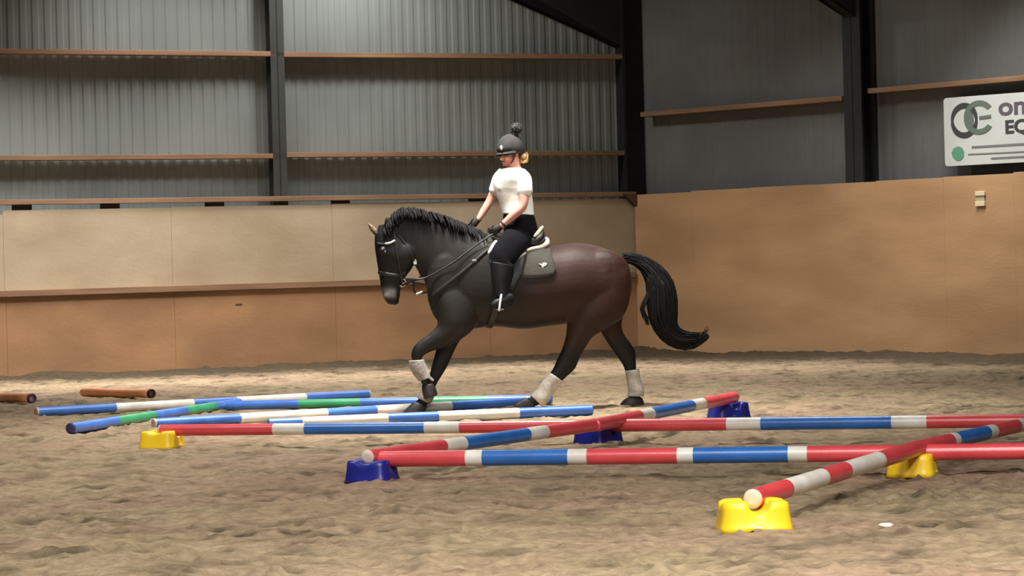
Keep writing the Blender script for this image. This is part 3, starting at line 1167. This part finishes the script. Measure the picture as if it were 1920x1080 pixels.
# tail: dock and a streaming bunch of hair
tailc = [(1166, 484, 8), (1184, 482, 10), (1204, 490, 12), (1224, 506, 18), (1240, 532, 26), (1244, 565, 29), (1243, 598, 25), (1254, 625, 20), (1276, 640, 17), (1302, 640, 15), (1326, 630, 7)]
tl = []
tl.append(tube([hp(a, b, 0) for a, b, r in tailc], [r / 191 * 0.78 for a, b, r in tailc], 16, 4, flat=(HN, 0.6)))
for i in range(420):
    ang = random.uniform(0, 2 * PI)
    rad = math.sqrt(random.random())
    t0 = random.uniform(0.0, 0.45)
    t1 = random.uniform(0.72, 1.0)
    pts = []
    for q in range(7):
        t = t0 + (t1 - t0) * q / 6
        a, b, r = along(tailc, t)
        a2, b2, _ = along(tailc, min(t + .02, 1))
        a1, b1, _ = along(tailc, max(t - .02, 0))
        tx, ty = a2 - a1, b2 - b1
        l = math.hypot(tx, ty) + 1e-6
        nx, ny = -ty / l, tx / l
        s = math.cos(ang) * rad * r * (1.0 + 0.12 * math.sin(5 * t + ang))
        pts.append(hp(a + nx * s, b + ny * s, math.sin(ang) * rad * r / 191 * 0.65))
    tl.append(strand(pts, random.uniform(.005, .010), 0.0015))
for i in range(26):   # loose wisps at the tip and on the inner side
    j = random.uniform(-5, 5)
    tl.append(strand([hp(1296, 636 + j, 0), hp(1314, 632 + j, .02), hp(1328 + random.uniform(-4, 4), 618 + j * 2.2 + random.uniform(0, 12), random.uniform(-.03, .03))], .006, .001))
for i in range(30):
    j = random.uniform(-4, 4)
    tl.append(strand([hp(1226 + j, 525, 0), hp(1214 + j, 555, .03), hp(1204 + j, 580, .03), hp(1211 + j + random.uniform(0, 6), 598 + random.uniform(0, 14), .02)], .006, .0015))
obj('tail', merge(*tl), M['hair'], horse, True)


# ------------------------------------------------------------------ tack
def strap_on(pix, r, lift=0.004, n=8, flat=0.45):
    return tube([surf(x, y, lift) for x, y in pix], r, n, 3, flat=(HN, flat))


bridle = empty('bridle', surf(745, 500, 0))
tag(bridle, 'black leather bridle with pale browband and bit on the horse head', 'bridle')
cheek = [(736, 428), (741, 450), (745, 480), (751, 508), (754, 528)]
nose_b = [(712, 511), (726, 514), (742, 516), (760, 512)]
brow = [(707, 456), (718, 458), (730, 456), (741, 450)]
throat = [(738, 432), (756, 452), (772, 478), (777, 490)]
for nm, pth, r, mm in (('cheekpiece', cheek, .013, 'leather'), ('noseband', nose_b, .018, 'leather'), ('throatlash', throat, .009, 'leather'), ('browband', brow, .011, 'leather')):
    P = [surf(x, y, 0.004) for x, y in pth]
    obj(nm, tube(P, r, 8, 3, flat=(HN, 0.5)), M[mm], bridle, True)
    obj(nm, tube([mirror(p) for p in P], r, 8, 3, flat=(HN, 0.5)), M[mm], bridle, True)
g_ = tube([surf(722, 457, 0.014), surf(732, 455, 0.014), surf(740, 451, 0.012)], .010, 8, 3, flat=(HN, 0.4))
obj('browband_trim', g_, M['chrome'], bridle, True)
bit = surf(754, 530, 0.012)
rg = []
for k in range(17):
    a = 2 * PI * k / 16
    rg.append(bit + HD * (0.036 * math.cos(a)) + Z * (0.036 * math.sin(a)))
obj('bit_ring', tube(rg, 0.006, 6, 1, cap_round=False), M['chrome'], bridle, True)
obj('bit_ring', tube([mirror(p) for p in rg], 0.006, 6, 1, cap_round=False), M['chrome'], bridle, True)
# reins: the near one over the neck to the hand, the far one looped under the jaw
HAND_N = hp(929, 436, .16)
HAND_F = hp(889, 419, -.16)
rein_n = [bit + Z * -0.03, hp(775, 524, .13), hp(800, 520, .155), hp(850, 492, .20), hp(895, 458, .19), HAND_N]
obj('rein', tube(rein_n, 0.009, 6, 5, flat=(HN, 0.5)), M['leather'], bridle, True)
bm_ = mirror(bit)
rein_f = [bm_ + Z * -0.03, hp(785, 522, -.14), hp(810, 500, -.17), hp(850, 450, -.17), HAND_F]
obj('rein', tube(rein_f, 0.009, 6, 5, flat=(HN, 0.5)), M['leather'], bridle, True)
buckle = hp(778, 490, .06)
obj('buckle', box(buckle, HD, HN, Z, .016, .006, .03, .004), M['bright'], bridle)
obj('martingale_strap', tube([hp(777, 492, .02), hp(786, 508, .0), hp(790, 520, 0), hp(778, 524, 0), hp(760, 524, 0)], 0.012, 8, 4, flat=(HN, 0.5)), M['leather'], bridle, True)
obj('martingale_strap', tube([hp(757, 527, 0), hp(776, 530, .0), hp(795, 533, 0), hp(812, 536, 0)], 0.009, 8, 4, flat=(HN, 0.5)), M['leather'], bridle, True)
obj('martingale_strap', tube([hp(776, 530, .0), hp(775, 541, 0), hp(779, 549, 0), hp(788, 550, 0), hp(808, 546, 0)], 0.010, 8, 4, flat=(HN, 0.5)), M['leather'], bridle, True)
obj('martingale_ring', tube([hp(781, 551, .01), hp(786, 549.5, .01), hp(791, 547, .01)], 0.010, 8, 3), M['bright'], bridle, True)

breast = empty('breastplate', surf(850, 520, 0))
tag(breast, 'dark leather breastplate strap crossing the horse shoulder', 'breastplate')
P = [surf(x, y, 0.008) for x, y in ((918, 466), (897, 484), (872, 506), (845, 527), (822, 545), (811, 553))]
obj('shoulder_strap', tube(P, 0.017, 8, 4, flat=(HN, 0.5)), M['leather'], breast, True)
obj('shoulder_strap', tube([mirror(p) for p in P], 0.017, 8, 4, flat=(HN, 0.5)), M['leather'], breast, True)
obj('strap_glint', sphere(surf(889, 489, 0.014), .026, .008, .016, HD, HN, Z, 10, 8), M['grey_trim'], breast, True)  # grey disc standing in for a glint on the strap


def cloth(px_cols, lift, thick):
    """sheet lying over the back: px_cols = [(x_bottom, y_bottom, x_top, y_top), ...]"""
    nv = 9
    rows_o, rows_i = [], []
    for xb, yb, xt, yt in px_cols:
        near = []
        for k in range(nv):
            t = k / (nv - 1)
            near.append(surf(xb + (xt - xb) * t, yb + (yt - yb) * t, 0.0))
        top = hp(xt, yt - 2, 0)
        line = near + [top] + [mirror(p) for p in reversed(near)]
        outw = []
        for j, p in enumerate(line):
            s = (p - HP0).dot(HN)
            w = HN * (1 if s > 0.02 else (-1 if s < -0.02 else 0)) + Z * (0.6 if abs(s) < 0.2 else 0.15)
            outw.append(w.normalized())
        rows_o.append([p + w * (lift + thick) for p, w in zip(line, outw)])
        rows_i.append([p + w * lift for p, w in zip(line, outw)])
    n = len(rows_o[0])
    V = [p for r in rows_o for p in r] + [p for r in rows_i for p in r]
    k0 = len(rows_o) * n
    F = []
    R_ = len(rows_o)
    for i in range(R_ - 1):
        for j in range(n - 1):
            F.append((i * n + j, i * n + j + 1, (i + 1) * n + j + 1, (i + 1) * n + j))
            F.append((k0 + i * n + j, k0 + (i + 1) * n + j, k0 + (i + 1) * n + j + 1, k0 + i * n + j + 1))
    for i in range(R_ - 1):
        for j in (0, n - 1):
            F.append((i * n + j, (i + 1) * n + j, k0 + (i + 1) * n + j, k0 + i * n + j))
    for j in range(n - 1):
        for i in (0, R_ - 1):
            F.append((i * n + j, i * n + j + 1, k0 + i * n + j + 1, k0 + i * n + j))
    return V, F


pad = empty('saddle_pad', surf(1000, 490, 0))
tag(pad, 'dark olive saddle pad under the saddle with a small white mark', 'saddle pad')
cl = [(914, 470, 915, 442), (918, 492, 922, 444), (924, 508, 932, 448), (934, 516, 945, 452), (960, 521, 968, 456), (990, 522, 995, 459), (1015, 521, 1013, 461), (1030, 519, 1023, 462), (1038, 516, 1028, 462), (1042, 508, 1031, 464)]
obj('quilted_sheet', cloth(cl, 0.006, 0.014), M['pad'], pad, True)
bw = [(-0.042, .02), (-.01, .012), (.012, .026), (.042, .018), (.03, -.006), (.008, -.012), (.0, -.03), (-.012, -.010)]
lc = surf(1017, 497, 0.026)
obj('white_mark', rings_to_mesh([[lc - HD * a + Z * b + HN * o for a, b in bw] for o in (-0.002, 0.004)]), M['bright'], pad)
# fleece half pad: its cream rolled edge shows behind the seat
half = empty('half_pad', surf(1005, 470, 0))
tag(half, 'cream sheepskin half pad edge showing behind the rider under the saddle', 'half pad')
hpP = [surf(984, 471, .03), surf(996, 467, .032), surf(1012, 463.5, .032), hp(1024, 458, .13), hp(1026, 451, .05), hp(1024, 448, -.03)]
obj('fleece_roll', tube(hpP, [.012, .019, .024, .026, .024, .02], 10, 4), M['cream'], half, True)
obj('fleece_roll', tube([mirror(p) for p in hpP[:5]], [.012, .018, .02, .02, .018], 10, 4), M['cream'], half, True)

saddle = empty('saddle', hp(965, 450, 0))
tag(saddle, 'black leather saddle under the rider with cream trimmed cantle and stirrup irons', 'saddle')
sd = remesh('seat', [hloft([((914, 428), (918, 452), .06), ((922, 425), (926, 456), .11), ((940, 436), (944, 462), .12), ((965, 442), (968, 466), .14), ((990, 439), (992, 468), .175), ((1006, 432), (1008, 466), .18), ((1016, 428), (1016, 458), .14), ((1020, 436), (1019, 452), .07)], n=24)], 0.009, 4)
link_mesh('seat', sd, M['leather'], saddle, True)
obj('cantle_trim', tube([hp(1002, 443, .17), hp(1008, 437, .14), hp(1015, 428, .08), hp(1017, 426, 0), hp(1015, 428, -.08)], [.012, .020, .017, .014, .012], 8, 4), M['cream'], saddle, True)
fl = [(926, 470, 928, 452), (922, 500, 934, 454), (926, 530, 945, 457), (940, 546, 958, 460), (960, 546, 972, 463), (976, 520, 982, 466), (984, 486, 988, 468)]
obj('flap', cloth(fl, 0.030, 0.012), M['leather'], saddle, True)
girth = [surf(x, y, .014) for x, y in ((938, 520), (934, 550), (929, 580), (923, 600), (918, 609))]
obj('girth', tube(girth, .04, 10, 4, flat=(HN, 0.25)), M['leather'], saddle, True)
obj('girth', tube([mirror(p) for p in girth], .04, 10, 4, flat=(HN, 0.25)), M['leather'], saddle, True)
obj('knee_roll', tube([surf(915, 474, .05), surf(921, 464, .05), surf(928, 453, .05)], [.012, .017, .014], 10, 4), M['bright'], saddle, True)
obj('knee_roll', tube([surf(928, 474, .05), surf(932, 463, .05), surf(935, 452, .05)], [.012, .018, .014], 10, 4), M['grey_trim'], saddle, True)
obj('panel_edge', tube([surf(962, 492, .04), surf(972, 483, .045), surf(984, 475, .045)], [.010, .02, .012], 10, 4), M['grey_trim'], saddle, True)
for s in (1, -1):
    def so_(px, py, off):
        p = hp(px, py, off)
        return p if s > 0 else mirror(p)
    obj('stirrup_leather', tube([so_(945, 500, .335), so_(942, 525, .37), so_(940, 549, .385)], .012, 8, 3, flat=(HN, 0.4)), M['leather'], saddle, True)
    obj('stirrup_iron', tube([so_(936, 582, .325), so_(937, 566, .322), so_(940, 553, .35), so_(941, 550, .385), so_(940, 553, .425), so_(938, 566, .45), so_(936, 582, .447)], .0105, 8, 4), M['bright'], saddle, True)  # white colour carries the glare on the iron
    obj('stirrup_tread', box(so_(937, 580.5, .385), HD, HN, Z, .03, .06, .008, .004), M['grey_trim'], saddle)

# ------------------------------------------------------------------ the rider
person = empty('person', hp(975, 440, 0))
tag(person, 'rider in white t-shirt, black breeches and dark bobble helmet sitting on the cantering horse', 'person')


def rl(secs, grow=0.0, n=26, off=0.0, p=2.0):
    return hloft(secs, off, n, 5, grow, p)


torso = [((944, 442), (1005, 452), .165), ((944, 424), (1005, 430), .168), ((944, 404), (1000, 408), .145), ((940, 388), (998, 390), .130), ((934, 368), (996, 370), .135),
         ((928, 348), (993, 350), .15), ((930, 332), (989, 334), .16), ((937, 320), (984, 322), .12), ((944, 315), (979, 314), .075)]
neck_s = [((942, 326), (982, 322), .075), ((949, 315), (977, 312), .056), ((949, 306), (974, 303), .054), ((948, 296), (974, 294), .054)]
arm_n = ([hp(981, 334, .13), hp(983, 360, .19), hp(980, 386, .215), hp(962, 404, .20), hp(941, 423, .175)], [.056, .05, .044, .042, .029])
arm_f = ([hp(937, 334, -.13), hp(929, 352, -.18), hp(920, 374, -.20), hp(908, 394, -.185), hp(897, 411, -.165)], [.054, .046, .042, .038, .028])
leg_secs = [((952, 418), (1003, 446), .10, .08), ((948, 430), (990, 462), .10, .17), ((938, 446), (974, 484), .088, .26), ((924, 466), (960, 496), .075, .325),
            ((921, 490), (963, 498), .066, .345), ((922, 512), (961, 516), .060, .36), ((925, 535), (955, 538), .050, .37), ((929, 556), (954, 559), .042, .38)]
foot_secs = [((962, 552), (962, 569), .03, .385), ((952, 549), (953, 574), .042, .385), ((938, 556), (939, 577), .045, .385), ((926, 563), (927, 578), .042, .385), ((919, 570), (920, 578), .03, .385)]


def far(secs):
    return [(a, b, w, -o) for a, b, w, o in secs]


# head: own frame; looks left, a little towards the camera and down
chin = hp(945, 312, 0.0)
f_ = (HD * 0.86 + HN * 0.42 + Z * -0.10).normalized()
s_ = Z.cross(f_).normalized()          # to the person's left
u_ = f_.cross(s_).normalized()
HS = 1.1
HC = chin - f_ * 0.085 * HS


def hd(f, s, u):
    return HC + (f_ * f + s_ * s + u_ * u) * HS


head_rows = [(.0, .085, .02, .030), (.018, .092, -.02, .045), (.045, .092, -.06, .058), (.085, .093, -.088, .068), (.12, .092, -.10, .074),
             (.155, .092, -.10, .075), (.19, .075, -.09, .066), (.215, .045, -.06, .045), (.228, .01, -.03, .02)]
rings = []
for h_, ff, fb, w in head_rows:
    c = (ff + fb) / 2
    r = (ff - fb) / 2
    rings.append([hd(c + r * math.cos(2 * PI * k / 22), w * math.sin(2 * PI * k / 22), h_) for k in range(22)])
head_m = rings_to_mesh(rings)
nose = tube([hd(.085, 0, .115), hd(.10, 0, .092), hd(.112, 0, .072), hd(.096, 0, .062)], [.008, .011, .014, .012], 8, 3)
brow_m = tube([hd(.082, .04, .128), hd(.094, 0, .130), hd(.082, -.04, .128)], .010, 8, 3)
ears_m = [sphere(hd(-.015, s * .076, .095), .02, .012, .032, f_, s_, u_, 10, 8) for s in (1, -1)]
cheeks = [sphere(hd(.065, s * .035, .075), .03, .026, .03, f_, s_, u_, 10, 8) for s in (1, -1)]


def capsule(pair):
    return tube(pair[0], pair[1], 16, 4)


body_parts = [rl(torso, -0.006), rl(neck_s), head_m, nose, brow_m] + ears_m + cheeks + [capsule(arm_n), capsule(arm_f),
              rl([s for s in leg_secs], -0.008), rl(far(leg_secs), -0.008), rl(foot_secs, -0.006), rl(far(foot_secs), -0.006)]
link_mesh('body', remesh('body', body_parts, 0.0065, 5), M['skin'], person, True)
for s in (1, -1):
    obj('eye', sphere(hd(.083, s * .033, .112), .012, .012, .008, f_, s_, u_, 10, 8), M['eye'], person, True)
obj('lips', tube([hd(.086, .022, .038), hd(.096, 0, .040), hd(.086, -.022, .038)], .006, 8, 3), M['lip'], person, True)

# t-shirt
sl_n = ([hp(976, 328, .06), hp(983, 336, .13), hp(985, 348, .17), hp(985, 360, .19)], [.07, .072, .070, .072])
sl_f = ([hp(944, 327, -.06), hp(936, 336, -.13), hp(931, 348, -.165), hp(928, 358, -.18)], [.07, .068, .062, .062])
shirt_secs = [((942, 401), (1001, 404), .150), ((941, 396), (1000, 398), .146), ((937, 382), (999, 384), .138), ((931, 366), (997, 368), .142),
              ((926, 348), (995, 350), .156), ((928, 332), (991, 334), .166), ((938, 322), (984, 322), .125), ((944, 320.5), (979, 319.5), .10)]
link_mesh('t_shirt', remesh('t_shirt', [rl(shirt_secs, 0.004), capsule(sl_n), capsule(sl_f),
          sphere(hp(942, 350, .05), .06, .07, .07, HD, HN, Z), sphere(hp(938, 350, -.07), .06, .07, .07, HD, HN, Z)], 0.0065, 4), M['shirt'], person, True)
# breeches
hip = [((945, 400), (1001, 404), .146), ((944, 412), (1004, 416), .16), ((945, 428), (1008, 434), .178), ((946, 442), (1008, 452), .175), ((952, 452), (1000, 460), .12)]
thigh = leg_secs[:6]
link_mesh('breeches', remesh('breeches', [rl(hip, 0.004), rl(thigh, 0.004), rl(far(thigh), 0.004)], 0.0075, 5), M['breeches'], person, True)
# boots
for secs, fs in ((leg_secs[4:], foot_secs), (far(leg_secs[4:]), far(foot_secs))):
    link_mesh('riding_boot', remesh('riding_boot', [rl(secs, 0.008), rl(fs, 0.004)], 0.0065, 4), M['boots'], person, True)


# gloved hands, each a palm with four curled fingers and a thumb closed on the rein
def hand(wrist, aim, side):
    """aim: knuckle direction; side: +1 near hand (back of hand faces out)"""
    d = aim.normalized()
    o = HN * side
    o = (o - d * o.dot(d)).normalized()
    dn = d.cross(o)
    if dn.z > 0:
        dn = -dn                       # from thumb edge down to little finger
    shapes = [tube([wrist - d * 0.02, wrist + d * 0.02, wrist + d * 0.055, wrist + d * 0.085], [.029, .032, .040, .036], 14, 3, flat=(o, 0.62))]
    for k, (ln, off) in enumerate(((.068, -.030), (.076, -.010), (.070, .010), (.056, .029))):
        b = wrist + d * (0.085 - 0.004 * abs(k - 1)) + dn * off + o * 0.004
        p1 = b + d * ln * 0.40 - o * 0.004
        p2 = p1 + d * ln * 0.08 - o * ln * 0.42
        p3 = p2 - d * ln * 0.34 - o * ln * 0.05
        shapes.append(tube([b - d * 0.02, b, p1, p2, p3], [.0095, .0095, .009, .0085, .007], 8, 3))
    tb = wrist + d * 0.03 - dn * 0.028
    shapes.append(tube([tb, tb + d * 0.03 - dn * 0.014 - o * 0.012, tb + d * 0.055 - dn * 0.010 - o * 0.024, tb + d * 0.075 - dn * 0.002 - o * 0.028], [.013, .0115, .010, .008], 8, 3))
    return remesh('glove', shapes, 0.0038, 2)


wn = arm_n[0][-1]
link_mesh('glove', hand(wn, hp(926, 434, .16) - wn, 1), M['glove'], person, True)
wf = arm_f[0][-1]
link_mesh('glove', hand(wf, hp(886, 421, -.16) - wf, -1), M['glove'], person, True)
wb = arm_n[0]
wd = (wb[-1] - wb[-2]).normalized()
obj('wristband', tube([wb[-1] - wd * 0.03, wb[-1] - wd * 0.012], .034, 14, 1, cap_round=False), M['glove'], person, True)

# helmet with peak, badge, harness and bobble
hel = empty('helmet', hd(0, 0, .16))
hel.parent = person
hel.matrix_parent_inverse = Matrix.Translation(person.location).inverted()


def sub(name, data, m, smooth=True):
    me = data if isinstance(data, bpy.types.Mesh) else mesh_from(name, data[0], data[1])
    o = bpy.data.objects.new(name, me)
    COL.objects.link(o)
    me.materials.append(m)
    o.parent = hel
    o.matrix_parent_inverse = (hel.matrix_parent_inverse.inverted() @ Matrix.Identity(4)).inverted() @ Matrix.Identity(4)
    o.matrix_parent_inverse = (Matrix.Translation(hel.location)).inverted()
    me.polygons.foreach_set('use_smooth', [smooth] * len(me.polygons))
    return o


hr = []
for h_, ff, fb, w in ((.098, .085, -.125, .098), (.115, .112, -.135, .110), (.135, .122, -.140, .114), (.165, .122, -.140, .114), (.20, .110, -.130, .106), (.235, .085, -.108, .088), (.262, .050, -.072, .058), (.276, .012, -.034, .022)):
    c, r = (ff + fb) / 2, (ff - fb) / 2
    hr.append([hd(c + r * math.cos(2 * PI * k / 28), w * math.sin(2 * PI * k / 28), h_ + 0.016 * math.cos(2 * PI * k / 28) * (h_ < .12)) for k in range(28)])
sub('shell', rings_to_mesh(hr), M['helmet'])
pk = []
for q in range(5):
    t = q / 4
    row = []
    for k in range(13):
        a = (k / 12 - 0.5) * PI * 0.86
        row.append(hd(-.01 + (.122 + .024 * t) * math.cos(a), (.112 + .012 * t) * math.sin(a), .132 - .026 * t))
    pk.append(row)
pk2 = [[p - u_ * 0.010 for p in r] for r in reversed(pk)]
sub('peak', rings_to_mesh([a + list(reversed(b)) for a, b in zip(pk, reversed(pk2))]), M['helmet'])
sub('badge', sphere(hd(.118, .038, .165), .012, .017, .024, f_, s_, u_, 10, 8), M['bright'])
for s in (1, -1):
    sub('harness_strap', tube([hd(.02, s * .09, .11), hd(.025, s * .082, .07), hd(.045, s * .062, .02), hd(.062, 0, -.012)], .011, 8, 4, flat=(s_, 0.5)), M['strap'])
    sub('harness_strap', tube([hd(-.085, s * .075, .10), hd(-.03, s * .078, .06), hd(.03, s * .068, .035)], .007, 8, 4, flat=(s_, 0.5)), M['strap'])
pc_ = hp(968, 241, 0)
pom = [sphere(pc_, .045, .045, .045, X, Y, Z, 14, 10)]
for i in range(170):
    v = Vector((random.gauss(0, 1), random.gauss(0, 1), random.gauss(0, 1))).normalized()
    pom.append(strand([pc_ + v * .03, pc_ + v * random.uniform(.055, .064)], .008, .004, 4))
pom.append(tube([hp(966, 254, 0), hp(967, 247, 0)], [.03, .026], 10, 2))
sub('bobble', merge(*pom), M['pompom'])
# blonde bun at the nape
hb = hp(981, 296, -0.01)
bun = [sphere(hb, .045, .045, .05, X, Y, Z, 14, 10)]
for i in range(60):
    a = random.uniform(0, 2 * PI)
    tilt = random.uniform(-.6, .6)
    pts = []
    for q in range(6):
        b_ = a + q * 0.5
        pts.append(hb + Vector((math.cos(b_) * .046, math.sin(b_) * .046 * math.cos(tilt), math.sin(b_ + tilt) * .05)))
    bun.append(strand(pts, .006, .003, 5))
bun.append(tube([hd(-.09, 0, .08), hd(-.105, 0, .06), hb], [.03, .035, .03], 10, 3))
obj('hair_bun', merge(*bun), M['blonde'], person, True)
